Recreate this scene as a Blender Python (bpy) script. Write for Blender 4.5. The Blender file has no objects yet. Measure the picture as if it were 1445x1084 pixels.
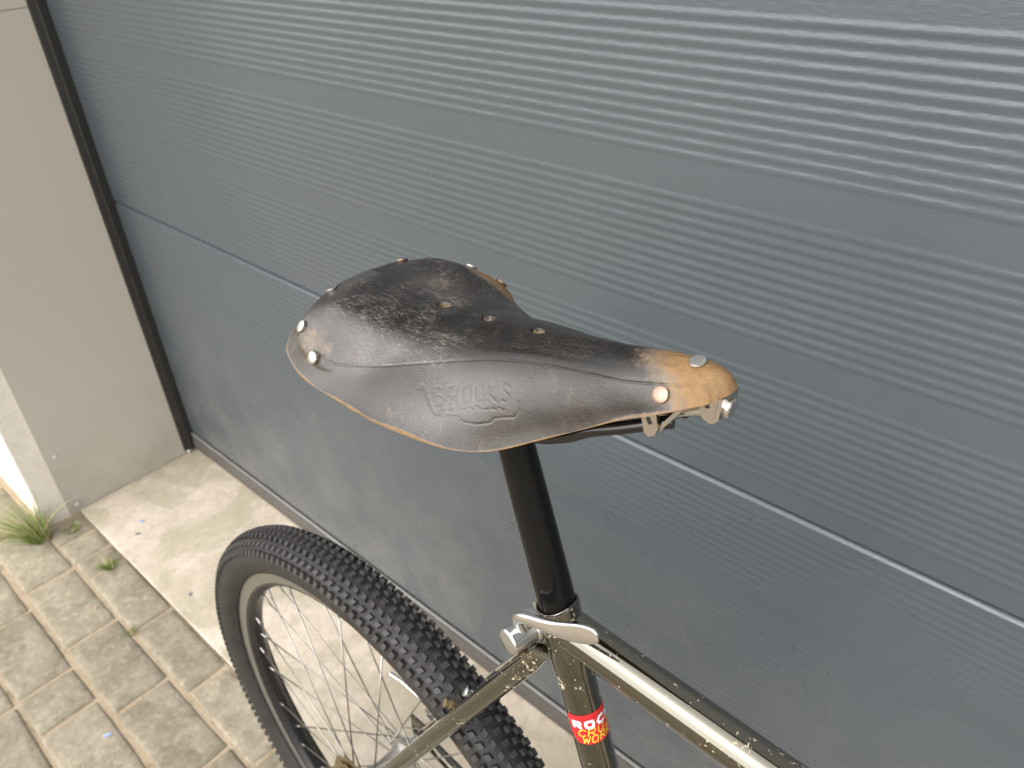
import bpy, bmesh, math, random
import numpy as np
from mathutils import Vector, Matrix, noise
random.seed(7); rng = np.random.default_rng(7)
scn = bpy.context.scene
COL = scn.collection
PI = math.pi

# ------------------------------------------------------------------ camera
cam_d = bpy.data.cameras.new('camera'); cam = bpy.data.objects.new('camera', cam_d); COL.objects.link(cam)
cam_d.sensor_width = 36.0; cam_d.lens = 36.0 * 1106.88 / 1445.0
cam_d.clip_start = 0.02; cam_d.clip_end = 500
CR, CU, CF = (0.7407027, 0.6702077, -0.0467020), (-0.3419812, 0.4359601, 0.8324588), (-0.5782805, 0.6006333, -0.5521153)
CAM = (1.7593805, -0.6733080, 1.2478206)
cam.matrix_world = Matrix(((CR[0], CU[0], -CF[0], CAM[0]), (CR[1], CU[1], -CF[1], CAM[1]),
                           (CR[2], CU[2], -CF[2], CAM[2]), (0, 0, 0, 1)))
cam_d.dof.use_dof = True; cam_d.dof.focus_distance = 0.46; cam_d.dof.aperture_fstop = 13.0
scn.camera = cam

# ------------------------------------------------------------------ sky, sun, exposure
SUN_DIR = Vector((-0.10, -0.72, 0.69)).normalized()       # towards the sun, veiled by thin cloud
elev = math.asin(SUN_DIR.z); azim = math.atan2(SUN_DIR.x, SUN_DIR.y)
world = bpy.data.worlds.new("World"); scn.world = world; world.use_nodes = True
wn = world.node_tree.nodes; wl = world.node_tree.links; wn.clear()
sky = wn.new('ShaderNodeTexSky'); sky.sky_type = 'NISHITA'; sky.sun_disc = False
sky.sun_elevation = elev; sky.sun_rotation = azim; sky.air_density = 1.0; sky.dust_density = 2.0
hs = wn.new('ShaderNodeHueSaturation'); hs.inputs['Saturation'].default_value = 0.30
bg = wn.new('ShaderNodeBackground'); bg.inputs['Strength'].default_value = 0.15
wo = wn.new('ShaderNodeOutputWorld')
wl.new(sky.outputs[0], hs.inputs['Color']); wl.new(hs.outputs[0], bg.inputs['Color']); wl.new(bg.outputs[0], wo.inputs[0])
sun_d = bpy.data.lights.new('sun', 'SUN'); sun = bpy.data.objects.new('sun', sun_d); COL.objects.link(sun)
sun_d.energy = 1.5; sun_d.angle = math.radians(120); sun_d.color = (1.0, 0.93, 0.83)
sun.rotation_euler = SUN_DIR.to_track_quat('Z', 'Y').to_euler(); sun.location = (-3, -4, 6)
scn.view_settings.view_transform = 'Standard'; scn.view_settings.look = 'None'
scn.view_settings.gamma = 1.0; scn.view_settings.use_curve_mapping = False
scn.view_settings.exposure = 1.18

# ------------------------------------------------------------------ helpers
def link_obj(name, me, parent=None, mats=()):
    o = bpy.data.objects.new(name, me); COL.objects.link(o)
    for m in mats: me.materials.append(m)
    if parent: o.parent = parent
    return o
def tag(o, label=None, cat=None, group=None, kind=None):
    if label: o['label'] = label
    if cat: o['category'] = cat
    if group: o['group'] = group
    if kind: o['kind'] = kind
    return o
def empty(name, loc=(0, 0, 0)):
    o = bpy.data.objects.new(name, None); COL.objects.link(o); o.location = loc; o.empty_display_size = 0.05
    return o
def finish(bm, name, mats, parent=None, smooth=True, sharp=35):
    bmesh.ops.recalc_face_normals(bm, faces=bm.faces)
    me = bpy.data.meshes.new(name); bm.to_mesh(me); bm.free()
    if smooth:
        for p in me.polygons: p.use_smooth = True
        me.set_sharp_from_angle(angle=math.radians(sharp))
    return link_obj(name, me, parent, mats if isinstance(mats, (list, tuple)) else [mats])
def frame_axes(d):
    d = Vector(d).normalized(); a = Vector((0, 0, 1)) if abs(d.z) < 0.9 else Vector((1, 0, 0))
    x = d.cross(a).normalized(); y = d.cross(x).normalized(); return x, y, d
def bm_tube(bm, pts, rad, seg=20, caps=True, mat=0):
    pts = [Vector(p) for p in pts]; rs = rad if isinstance(rad, (list, tuple)) else [rad] * len(pts)
    rings = []; x = None
    for i, p in enumerate(pts):
        t = (pts[min(i + 1, len(pts) - 1)] - pts[max(i - 1, 0)]).normalized()
        if x is None: x = frame_axes(t)[0]
        x = (x - t * x.dot(t)).normalized(); y = t.cross(x)
        rings.append([bm.verts.new(p + (x * math.cos(a) + y * math.sin(a)) * rs[i]) for a in [2 * PI * k / seg for k in range(seg)]])
    for a, b in zip(rings, rings[1:]):
        for k in range(seg):
            f = bm.faces.new((a[k], a[(k + 1) % seg], b[(k + 1) % seg], b[k])); f.material_index = mat
    if caps:
        for r in (rings[0], rings[-1]):
            f = bm.faces.new(r); f.material_index = mat
    return rings
def bm_lathe(bm, prof, center, axis, seg=32, mats=None, closed=False):
    """prof = list of (radius, along axis)"""
    x, y, d = frame_axes(axis); c = Vector(center); rings = []
    for r, h in prof:
        rings.append([bm.verts.new(c + d * h + (x * math.cos(2 * PI * k / seg) + y * math.sin(2 * PI * k / seg)) * max(r, 1e-5)) for k in range(seg)])
    n = len(prof)
    for i in range(n if closed else n - 1):
        a, b = rings[i], rings[(i + 1) % n]
        for k in range(seg):
            f = bm.faces.new((a[k], a[(k + 1) % seg], b[(k + 1) % seg], b[k]))
            if mats: f.material_index = mats[i]
    if not closed:
        for i in (0, -1):
            if prof[i][0] > 1e-4:
                f = bm.faces.new(rings[i])
                if mats: f.material_index = mats[i]
def bm_box(bm, c, size, rot=None, bevel=0.0, mat=0):
    m = Matrix.Translation(Vector(c)) @ ((rot.to_4x4() if rot else Matrix.Identity(4)) @ Matrix.Diagonal((*size, 1)))
    r = bmesh.ops.create_cube(bm, size=1.0, matrix=m)
    for v in r['verts']:
        for f in v.link_faces: f.material_index = mat
    if bevel:
        ed = list({e for v in r['verts'] for e in v.link_edges})
        bmesh.ops.bevel(bm, geom=ed, offset=bevel, segments=2, affect='EDGES', profile=0.6)
def catmull(P, n):
    P = np.array(P, float); k = len(P); Q = np.vstack([2 * P[0] - P[1], P, 2 * P[-1] - P[-2]])
    t = np.linspace(0, k - 1 - 1e-9, n); i = t.astype(int); f = (t - i)[:, None]
    a, b, c, d = Q[i], Q[i + 1], Q[i + 2], Q[i + 3]
    return 0.5 * (2 * b + (c - a) * f + (2 * a - 5 * b + 4 * c - d) * f ** 2 + (3 * b - a - 3 * c + d) * f ** 3)

class N:
    """small node-tree helper"""
    def __init__(s, name):
        s.m = bpy.data.materials.new(name); s.m.use_nodes = True; s.t = s.m.node_tree; s.t.nodes.clear()
        s.o = s.t.nodes.new('ShaderNodeOutputMaterial'); s.p = s.t.nodes.new('ShaderNodeBsdfPrincipled')
        s.t.links.new(s.p.outputs[0], s.o.inputs[0]); s.tc = s.t.nodes.new('ShaderNodeTexCoord')
    def n(s, ty, **k):
        x = s.t.nodes.new(ty)
        for a, b in k.items(): setattr(x, a, b)
        return x
    def l(s, a, b): s.t.links.new(a, b)
    def set(s, **k):
        for a, b in k.items():
            i = s.p.inputs[a.replace('_', ' ')]
            if hasattr(b, 'links'): s.l(b, i)
            else: i.default_value = (*b, 1) if isinstance(b, tuple) and len(b) == 3 else b
        return s
    def co(s, scale=(1, 1, 1), loc=(0, 0, 0), src='Object', rot=(0, 0, 0)):
        mp = s.n('ShaderNodeMapping'); s.l(s.tc.outputs[src], mp.inputs[0])
        mp.inputs['Scale'].default_value = scale; mp.inputs['Location'].default_value = loc; mp.inputs['Rotation'].default_value = rot
        return mp.outputs[0]
    def noise(s, co, scale, detail=5, rough=0.55, dist=0.0):
        x = s.n('ShaderNodeTexNoise'); s.l(co, x.inputs['Vector'])
        x.inputs['Scale'].default_value = scale; x.inputs['Detail'].default_value = detail
        x.inputs['Roughness'].default_value = rough; x.inputs['Distortion'].default_value = dist
        return x.outputs['Fac']
    def vor(s, co, scale, feature='DISTANCE_TO_EDGE', out='Distance'):
        x = s.n('ShaderNodeTexVoronoi', feature=feature); s.l(co, x.inputs['Vector']); x.inputs['Scale'].default_value = scale
        return x.outputs[out]
    def ramp(s, fac, stops, interp='LINEAR'):
        x = s.n('ShaderNodeValToRGB'); s.l(fac, x.inputs[0]); e = x.color_ramp.elements; x.color_ramp.interpolation = interp
        while len(e) < len(stops): e.new(0.5)
        for el, (p, c) in zip(e, stops): el.position = p; el.color = (c, c, c, 1) if isinstance(c, (int, float)) else (*c, 1)
        return x.outputs[0]
    def mix(s, fac, a, b, mode='MIX'):
        x = s.n('ShaderNodeMix', data_type='RGBA', blend_type=mode)
        for i, v in ((0, fac), (6, a), (7, b)):
            if hasattr(v, 'links'): s.l(v, x.inputs[i])
            else: x.inputs[i].default_value = (*v, 1) if isinstance(v, tuple) else v
        return x.outputs[2]
    def math(s, op, a, b=None, clamp=False):
        x = s.n('ShaderNodeMath', operation=op); x.use_clamp = clamp
        for i, v in ((0, a), (1, b)):
            if v is None: continue
            if hasattr(v, 'links'): s.l(v, x.inputs[i])
            else: x.inputs[i].default_value = v
        return x.outputs[0]
    def attr(s, name):
        x = s.n('ShaderNodeAttribute', attribute_name=name); return x.outputs['Fac'] if name.startswith('f_') else x.outputs['Color']
    def bump(s, h, strength=0.3, dist=0.002, prev=None):
        x = s.n('ShaderNodeBump'); s.l(h, x.inputs['Height']); x.inputs['Strength'].default_value = strength; x.inputs['Distance'].default_value = dist
        if prev: s.l(prev, x.inputs['Normal'])
        return x.outputs[0]

# ------------------------------------------------------------------ materials
def mat_simple(name, col, rough=0.5, metal=0.0, var=0.15, sc=40, bump=0.0, spec=0.5):
    g = N(name); f = g.noise(g.co(), sc, 4)
    c0 = tuple(x * (1 - var) for x in col); c1 = tuple(min(1, x * (1 + var)) for x in col)
    g.set(Base_Color=g.mix(f, c0, c1), Metallic=metal, Specular_IOR_Level=spec)
    g.set(Roughness=g.ramp(g.noise(g.co(), sc * 2.3, 3), [(0.3, max(0.02, rough * 0.8)), (0.7, min(1, rough * 1.2))]))
    if bump: g.set(Normal=g.bump(g.noise(g.co(), sc * 4, 6), bump, 0.001))
    return g.m

def mat_door():
    g = N('door_grey_paint'); co = g.co()
    stuc = g.noise(g.co((0.55, 1, 1.7)), 170, 3, 0.5); st2 = g.noise(g.co((0.6, 1, 1.3)), 75, 2, 0.5)
    blot = g.noise(co, 2.2, 4, 0.6)
    col = g.mix(g.ramp(blot, [(0.3, 0.0), (0.7, 1.0)]), (0.061, 0.075, 0.087), (0.069, 0.082, 0.093))
    spots = g.ramp(g.noise(co, 210, 2), [(0.74, 0.0), (0.78, 1.0)])
    near = g.n('ShaderNodeSeparateXYZ'); g.l(co, near.inputs[0])
    low = g.ramp(near.outputs['Z'], [(0.10, 1.0), (0.55, 0.0)])
    dust = g.math('MULTIPLY', g.math('MULTIPLY', spots, low), 0.45)
    film = g.math('MULTIPLY', g.ramp(g.noise(co, 9, 6, 0.7), [(0.40, 0.0), (0.75, 1.0)]), g.math('MULTIPLY', low, 0.30))
    col = g.mix(film, col, (0.26, 0.235, 0.20)); col = g.mix(dust, col, (0.42, 0.38, 0.32))
    g.set(Base_Color=col, Roughness=g.ramp(g.noise(co, 6, 4), [(0.3, 0.25), (0.7, 0.31)]), IOR=1.58)
    h = g.math('ADD', g.math('MULTIPLY', stuc, 0.7), g.math('MULTIPLY', st2, 0.75))
    g.set(Normal=g.bump(h, 0.30, 0.0011)); return g.m
def mat_cladding():
    g = N('jamb_cladding_paint'); co = g.co()
    f = g.noise(g.co((1, 1.0, 0.4)), 3.0, 5, 0.6)
    col = g.mix(f, (0.465, 0.432, 0.372), (0.495, 0.462, 0.402))
    z = g.n('ShaderNodeSeparateXYZ'); g.l(co, z.inputs[0])
    low_mottle = g.math('MULTIPLY', g.ramp(z.outputs['Z'], [(0.0, 1.0), (0.28, 0.0)]), g.ramp(g.noise(co, 14, 6, 0.65), [(0.35, 0.1), (0.7, 0.8)]))  # brown mottling, stronger towards the bottom edge
    col = g.mix(g.math('MULTIPLY', low_mottle, 0.55), col, (0.20, 0.17, 0.12))
    g.set(Base_Color=col, Roughness=g.ramp(f, [(0.3, 0.33), (0.7, 0.42)])); g.set(Normal=g.bump(g.noise(co, 90, 4), 0.05, 0.001)); return g.m
def mat_render(name, c0, c1, sc=14):
    g = N(name); co = g.co()
    f = g.noise(co, sc, 8, 0.65); f2 = g.noise(co, sc * 9, 5, 0.7)
    col = g.mix(g.ramp(f, [(0.35, 0.0), (0.68, 1.0)]), c0, c1)
    col = g.mix(g.math('MULTIPLY', g.ramp(f2, [(0.5, 0.0), (0.72, 1.0)]), 0.35), col, tuple(x * 0.6 for x in c0))
    g.set(Base_Color=col, Roughness=0.9, Specular_IOR_Level=0.25); g.set(Normal=g.bump(g.math('ADD', f2, f), 0.5, 0.002)); return g.m
def mat_concrete():
    g = N('pale_concrete'); co = g.co()
    a = g.noise(co, 5.0, 8, 0.62, 0.5); b = g.noise(co, 23, 7, 0.68, 0.8); c = g.noise(co, 160, 5, 0.7)
    col = g.mix(g.ramp(b, [(0.36, 0.0), (0.64, 1.0)]), (0.53, 0.455, 0.365), (0.63, 0.555, 0.46))
    alg = g.math('MULTIPLY', g.ramp(a, [(0.46, 0.0), (0.55, 1.0)]), g.ramp(b, [(0.34, 0.35), (0.60, 1.0)]))
    col = g.mix(g.math('MULTIPLY', alg, 0.8), col, (0.37, 0.33, 0.235))
    pale = g.math('MULTIPLY', g.ramp(g.noise(g.co((1, 1, 1), (3, 1, 0)), 9, 6, 0.6, 1.0), [(0.53, 0.0), (0.66, 1.0)]), 0.6)
    col = g.mix(pale, col, (0.69, 0.60, 0.50))
    fine = g.noise(co, 62, 6, 0.7, 0.5); col = g.mix(g.math('MULTIPLY', g.ramp(fine, [(0.50, 0.0), (0.66, 1.0)]), 0.45), col, (0.36, 0.315, 0.235))
    pits = g.ramp(c, [(0.64, 0.0), (0.72, 1.0)]); col = g.mix(g.math('MULTIPLY', pits, 0.4), col, (0.27, 0.22, 0.15))
    g.set(Base_Color=col, Roughness=0.92, Specular_IOR_Level=0.25)
    g.set(Normal=g.bump(g.math('ADD', g.math('MULTIPLY', c, 0.5), b), 0.5, 0.003)); return g.m
def mat_paver():
    g = N('weathered_paver_concrete'); co = g.co()
    oi = g.n('ShaderNodeObjectInfo'); off = g.n('ShaderNodeVectorMath', operation='SCALE'); g.l(oi.outputs['Location'], off.inputs[0]); off.inputs['Scale'].default_value = 5.3
    add = g.n('ShaderNodeVectorMath', operation='ADD'); g.l(co, add.inputs[0]); g.l(off.outputs[0], add.inputs[1]); cc = add.outputs[0]
    a = g.noise(cc, 16, 7, 0.65, 0.6); b = g.noise(cc, 70, 5, 0.65); c = g.noise(cc, 330, 3, 0.6)
    col = g.mix(g.ramp(a, [(0.35, 0.0), (0.66, 1.0)]), (0.218, 0.190, 0.138), (0.335, 0.298, 0.228))
    col = g.mix(g.math('MULTIPLY', g.ramp(b, [(0.54, 0.0), (0.68, 1.0)]), 0.55), col, (0.46, 0.405, 0.30))
    col = g.mix(g.math('MULTIPLY', g.ramp(b, [(0.33, 1.0), (0.46, 0.0)]), 0.45), col, (0.135, 0.118, 0.072))
    col = g.mix(g.math('MULTIPLY', g.ramp(c, [(0.62, 0.0), (0.7, 1.0)]), 0.5), col, (0.50, 0.45, 0.36))
    rv = g.n('ShaderNodeMapRange'); g.l(oi.outputs['Random'], rv.inputs[0]); rv.inputs[3].default_value = 0.86; rv.inputs[4].default_value = 1.12
    vm = g.n('ShaderNodeVectorMath', operation='SCALE'); g.l(col, vm.inputs[0]); g.l(rv.outputs[0], vm.inputs['Scale'])
    g.set(Base_Color=vm.outputs[0], Roughness=0.93, Specular_IOR_Level=0.2)
    g.set(Normal=g.bump(g.math('ADD', b, g.math('MULTIPLY', c, 0.6)), 0.6, 0.002)); return g.m
def mat_sand(name='joint_sand'):
    g = N(name); co = g.co(); a = g.noise(co, 40, 6, 0.7); b = g.noise(co, 400, 3, 0.6); m = g.noise(co, 11, 5, 0.6)
    col = g.mix(a, (0.36, 0.285, 0.195), (0.52, 0.415, 0.295))
    col = g.mix(g.math('MULTIPLY', g.ramp(m, [(0.56, 0.0), (0.68, 1.0)]), 0.75), col, (0.12, 0.115, 0.05))
    crm = g.ramp(g.noise(co, 90, 4, 0.7), [(0.56, 0.0), (0.66, 1.0)]); col = g.mix(g.math('MULTIPLY', crm, 0.6), col, (0.20, 0.155, 0.095))
    g.set(Base_Color=col, Roughness=0.95, Specular_IOR_Level=0.2); g.set(Normal=g.bump(g.math('ADD', a, b), 0.8, 0.003)); return g.m
def mat_far_paving():
    g = N('distant_paving'); br = g.n('ShaderNodeTexBrick'); g.l(g.co((1, 1, 1)), br.inputs['Vector'])
    br.inputs['Scale'].default_value = 1.0; br.inputs['Brick Width'].default_value = 0.214; br.inputs['Row Height'].default_value = 0.1075
    br.inputs['Mortar Size'].default_value = 0.004; br.inputs['Color1'].default_value = (0.25, 0.215, 0.145, 1); br.inputs['Color2'].default_value = (0.34, 0.30, 0.21, 1)
    br.inputs['Mortar'].default_value = (0.46, 0.36, 0.25, 1)
    f = g.noise(g.co(), 3, 8, 0.65)
    g.set(Base_Color=g.mix(g.math('MULTIPLY', f, 0.5), br.outputs['Color'], (0.30, 0.26, 0.18)), Roughness=0.93); return g.m
def mat_leather():
    g = N('worn_black_leather'); co = g.co()
    w = g.n('ShaderNodeAttribute', attribute_name='wear_sheen'); sp = g.n('ShaderNodeSeparateColor'); g.l(w.outputs['Color'], sp.inputs[0])
    tan, grey, crz = sp.outputs[0], sp.outputs[1], sp.outputs[2]
    n1 = g.noise(co, 55, 7, 0.65, 0.4); n2 = g.noise(co, 260, 5, 0.65); n3 = g.noise(co, 900, 3, 0.6)
    col = g.mix(g.ramp(n1, [(0.35, 0.0), (0.7, 1.0)]), (0.0040, 0.0038, 0.0037), (0.0100, 0.0084, 0.0074))
    gm = g.math('MULTIPLY', grey, g.ramp(n1, [(0.30, 0.35), (0.62, 1.0)]))
    col = g.mix(gm, col, g.mix(n2, (0.026, 0.020, 0.016), (0.054, 0.042, 0.034)))  # grey channel: painted flank sheen as well as rubbed grey patches
    # rubbed brown scuffs
    sc = g.noise(g.co((1.0, 1.0, 0.28), (0, 0, 0)), 150, 6, 0.7, 0.5)
    scm = g.math('MULTIPLY', g.ramp(sc, [(0.60, 0.0), (0.72, 1.0)]), g.math('MULTIPLY', grey, 0.55))
    col = g.mix(scm, col, (0.22, 0.155, 0.095))
    # wrinkle network: pale worn crests where the top is creased
    wob = g.n('ShaderNodeVectorMath', operation='ADD'); nz = g.n('ShaderNodeTexNoise'); g.l(co, nz.inputs['Vector']); nz.inputs['Scale'].default_value = 120; nz.inputs['Detail'].default_value = 4
    sv = g.n('ShaderNodeVectorMath', operation='SCALE'); g.l(nz.outputs['Color'], sv.inputs[0]); sv.inputs['Scale'].default_value = 0.0045
    g.l(g.co((0.42, 1.0, 1.0), rot=(0, 0, 0.6)), wob.inputs[0]); g.l(sv.outputs[0], wob.inputs[1])
    v1 = g.vor(wob.outputs[0], 420); v2 = g.vor(wob.outputs[0], 900)
    wr1 = g.ramp(v1, [(0.0, 1.0), (0.11, 0.0)]); wr2 = g.ramp(v2, [(0.0, 1.0), (0.15, 0.0)])
    patch = g.ramp(g.noise(co, 34, 4, 0.6), [(0.38, 0.0), (0.58, 1.0)])
    def hair(rot, sc, seed, wid, lo):
        q = g.noise(g.co((0.10, 1.0, 1.0), (seed, seed * 2, 0), rot=(0, 0, rot)), sc, 3, 0.5, 0.9)
        return g.math('MULTIPLY', g.ramp(g.math('ABSOLUTE', g.math('SUBTRACT', q, 0.5)), [(0.0, 1.0), (wid, 0.0)]), g.ramp(g.noise(g.co((1, 1, 1), (seed * 3, 0, seed)), 70, 3), [(lo, 0.0), (lo + 0.12, 1.0)]))
    hr = g.math('MAXIMUM', hair(0.55, 300, 1.3, 0.024, 0.44), hair(-0.25, 240, 4.7, 0.018, 0.48))
    hr = g.math('MAXIMUM', hr, hair(1.1, 330, 7.1, 0.020, 0.54))
    wr = g.math('MAXIMUM', g.math('MULTIPLY', wr1, g.ramp(n2, [(0.46, 0.0), (0.64, 0.7)])), g.math('MULTIPLY', wr2, g.math('MULTIPLY', patch, 0.16)))
    wr = g.math('MAXIMUM', wr, hr)
    wc = g.math('MULTIPLY', wr, crz)
    col = g.mix(g.math('MULTIPLY', wc, 0.8), col, (0.215, 0.19, 0.165))
    # dark drying cracks on the flank
    inv = g.math('SUBTRACT', 1.0, crz)
    vc = g.vor(wob.outputs[0], 430); ck = g.math('MULTIPLY', g.ramp(vc, [(0.0, 1.0), (0.05, 0.0)]), g.math('MULTIPLY', g.ramp(g.noise(co, 46, 4), [(0.44, 0.0), (0.56, 1.0)]), g.math('MULTIPLY', inv, g.math('SUBTRACT', 1.0, tan, True))))
    col = g.mix(g.math('MULTIPLY', ck, 0.7), col, (0.060, 0.032, 0.018))
    # bare tan hide
    tm = g.ramp(g.math('ADD', tan, g.math('MULTIPLY', g.math('SUBTRACT', n2, 0.5), 0.55)), [(0.22, 0.0), (0.80, 1.0)])
    hide = g.mix(g.ramp(n2, [(0.3, 0.0), (0.7, 1.0)]), (0.160, 0.092, 0.037), (0.255, 0.153, 0.066)); hide = g.mix(g.math('MULTIPLY', g.ramp(n3, [(0.6, 0.0), (0.75, 1.0)]), 0.35), hide, (0.14, 0.08, 0.04))
    taupe = g.mix(n2, (0.120, 0.088, 0.060), (0.205, 0.155, 0.110)); hide = g.mix(g.ramp(tm, [(0.42, 0.0), (0.85, 1.0)]), taupe, hide)
    col = g.mix(g.ramp(tm, [(0.0, 0.0), (0.45, 0.9), (1.0, 1.0)]), col, hide)
    rough = g.mix(tm, g.ramp(n1, [(0.3, 0.27), (0.7, 0.38)]), (0.75, 0.75, 0.75))
    g.set(Base_Color=col, Roughness=rough, IOR=g.math('ADD', 1.40, g.math('MULTIPLY', grey, 0.14)), Coat_Weight=g.math('MULTIPLY', g.math('MULTIPLY', g.math('SUBTRACT', 1.0, tm), grey), 1.0), Coat_Roughness=0.32, Coat_IOR=1.5)
    h = g.math('ADD', g.math('MULTIPLY', n2, 0.35), g.math('MULTIPLY', n3, 0.12))
    h = g.math('ADD', h, g.math('MULTIPLY', wc, 0.45)); h = g.math('SUBTRACT', h, g.math('MULTIPLY', ck, 0.3))
    fw = g.noise(g.co((0.16, 1.0, 1.0), (9, 4, 2), rot=(0, 0.25, 0.2)), 300, 4, 0.6, 0.8)
    pore = g.vor(co, 1500, 'F1'); h = g.math('ADD', h, g.math('MULTIPLY', fw, 0.30)); h = g.math('ADD', h, g.math('MULTIPLY', pore, 0.25))
    g.set(Normal=g.bump(h, 0.50, 0.0009)); return g.m
def mat_edge():
    g = N('raw_leather_edge'); co = g.co(); f = g.noise(co, 300, 5, 0.7)
    d = g.noise(co, 38, 4, 0.6)
    col = g.mix(f, (0.30, 0.18, 0.085), (0.52, 0.34, 0.17)); col = g.mix(g.ramp(d, [(0.45, 0.0), (0.6, 0.65)]), col, (0.10, 0.06, 0.035))
    g.set(Base_Color=col, Roughness=0.85); g.set(Normal=g.bump(f, 0.8, 0.001)); return g.m
def mat_frame():
    g = N('smoked_chrome_olive'); co = g.co()
    a = g.noise(co, 95, 4, 0.7, 0.3); b = g.noise(g.co((1, 1, 1), (2, 2, 2)), 330, 3, 0.6); z = g.noise(co, 20, 4)
    lvl = g.math('ADD', g.math('MULTIPLY', a, 0.55), g.math('MULTIPLY', b, 0.5)); lvl = g.math('ADD', lvl, g.math('MULTIPLY', g.math('SUBTRACT', z, 0.5), 0.22))
    mk = g.ramp(lvl, [(0.638, 0.0), (0.652, 1.0)])
    col = g.mix(mk, (0.104, 0.096, 0.068), (0.42, 0.35, 0.25))
    inv = g.math('SUBTRACT', 1.0, mk)
    g.set(Base_Color=col, Metallic=g.math('MULTIPLY', inv, 0.97), Coat_Weight=g.math('MULTIPLY', inv, 0.9), Coat_IOR=1.75, Coat_Roughness=0.05)
    g.set(Roughness=g.math('ADD', g.math('MULTIPLY', mk, 0.6), g.ramp(z, [(0.3, 0.06), (0.7, 0.13)])))
    g.set(Normal=g.bump(g.math('ADD', g.math('MULTIPLY', mk, 1.0), g.math('MULTIPLY', z, 0.1)), 0.25, 0.0004)); return g.m
def mat_post():
    g = N('black_post_enamel'); co = g.co(); a = g.noise(co, 150, 4, 0.7); b = g.noise(g.co((1, 1, 0.25)), 400, 3, 0.6)
    mk = g.ramp(g.math('ADD', g.math('MULTIPLY', a, 0.6), g.math('MULTIPLY', b, 0.45)), [(0.70, 0.0), (0.72, 1.0)])
    g.set(Base_Color=g.mix(mk, (0.006, 0.006, 0.0065), (0.30, 0.27, 0.24)), Roughness=g.ramp(a, [(0.3, 0.07), (0.7, 0.14)]), IOR=1.28)
    g.set(Normal=g.bump(a, 0.08, 0.001)); return g.m
def mat_rubber(name, col, rough):
    g = N(name); co = g.co(); a = g.noise(co, 60, 6, 0.65); b = g.noise(co, 500, 4)
    c = g.mix(g.ramp(a, [(0.35, 0.0), (0.7, 1.0)]), col, tuple(x * 1.7 + 0.006 for x in col))
    g.set(Base_Color=c, Roughness=rough, Specular_IOR_Level=0.45); g.set(Normal=g.bump(b, 0.25, 0.0006)); return g.m
def mat_metal(name, col, rough, bump=0.15):
    g = N(name); co = g.co(); a = g.noise(co, 120, 5, 0.65); b = g.noise(co, 700, 3)
    g.set(Base_Color=g.mix(a, tuple(x * 0.75 for x in col), col), Metallic=0.95, Roughness=g.ramp(b, [(0.3, rough * 0.7), (0.7, rough * 1.35)]))
    g.set(Normal=g.bump(a, bump, 0.0006)); return g.m
def mat_grass():
    g = N('grass_blade'); at = g.n('ShaderNodeAttribute', attribute_name='tint')
    g.set(Base_Color=at.outputs['Color'], Roughness=0.55, Specular_IOR_Level=0.3); return g.m

M = dict(door=mat_door(), clad=mat_cladding(), concrete=mat_concrete(), paver=mat_paver(), sand=mat_sand(), far=mat_far_paving(),
         wall=mat_render('cream_render', (0.70, 0.645, 0.56), (0.80, 0.75, 0.665)), house=mat_render('grey_render', (0.34, 0.33, 0.31), (0.40, 0.39, 0.37), 6),
         black=mat_simple('black_frame_paint', (0.016, 0.015, 0.014), 0.42, 0, 0.3, 60, 0.15), seal=mat_simple('dusty_grey_rubber', (0.085, 0.078, 0.070), 0.6, 0, 0.35, 45, 0.3),
         alu=mat_simple('dull_aluminium_trim', (0.19, 0.19, 0.185), 0.45, 0.0, 0.2, 30), screw=mat_simple('painted_screw', (0.55, 0.54, 0.53), 0.35, 0.2),
         leather=mat_leather(), edge=mat_edge(), frame=mat_frame(), post=mat_post(), tyre=mat_rubber('tyre_rubber', (0.010, 0.0092, 0.0092), 0.6), knob=mat_rubber('tread_rubber', (0.024, 0.022, 0.0215), 0.55),
         side=mat_rubber('tyre_sidewall', (0.014, 0.0125, 0.0105), 0.6), rimside=mat_metal('worn_brake_track', (0.42, 0.405, 0.375), 0.42), rimbed=mat_simple('black_rim', (0.012, 0.012, 0.014), 0.28, 0, 0.3, 60),
         spoke=mat_metal('spoke_steel', (0.44, 0.42, 0.385), 0.34), hub=mat_metal('hub_alloy', (0.70, 0.69, 0.66), 0.25), brass=mat_metal('dull_brass_steel', (0.42, 0.34, 0.20), 0.4),
         polish=mat_metal('polished_alloy', (0.68, 0.675, 0.67), 0.20, 0.04), rivet=mat_metal('steel_rivet', (0.66, 0.64, 0.60), 0.22, 0.04), copper=mat_metal('copper_rivet', (0.40, 0.285, 0.22), 0.38, 0.05),
         rail=mat_simple('black_rail_enamel', (0.006, 0.006, 0.006), 0.18, 0, 0.2, 80), clip=mat_metal('chrome_clip', (0.52, 0.51, 0.49), 0.12), dark=mat_simple('dark_plastic', (0.012, 0.012, 0.013), 0.4),
         grass=mat_grass(), red=mat_simple('red_sticker', (0.62, 0.018, 0.022), 0.25, 0, 0.06), white=mat_simple('white_print', (0.82, 0.82, 0.84), 0.3, 0, 0.05), yellow=mat_simple('yellow_print', (0.72, 0.62, 0.05), 0.3, 0, 0.05), darkred=mat_simple('dark_red_print', (0.16, 0.01, 0.012), 0.3),
         flake=mat_simple('blue_paint_chip', (0.30, 0.42, 0.70), 0.5), flakeg=mat_simple('grey_chip', (0.16, 0.17, 0.21), 0.6), wood=mat_simple('tan_chip', (0.55, 0.30, 0.18), 0.7))

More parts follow.
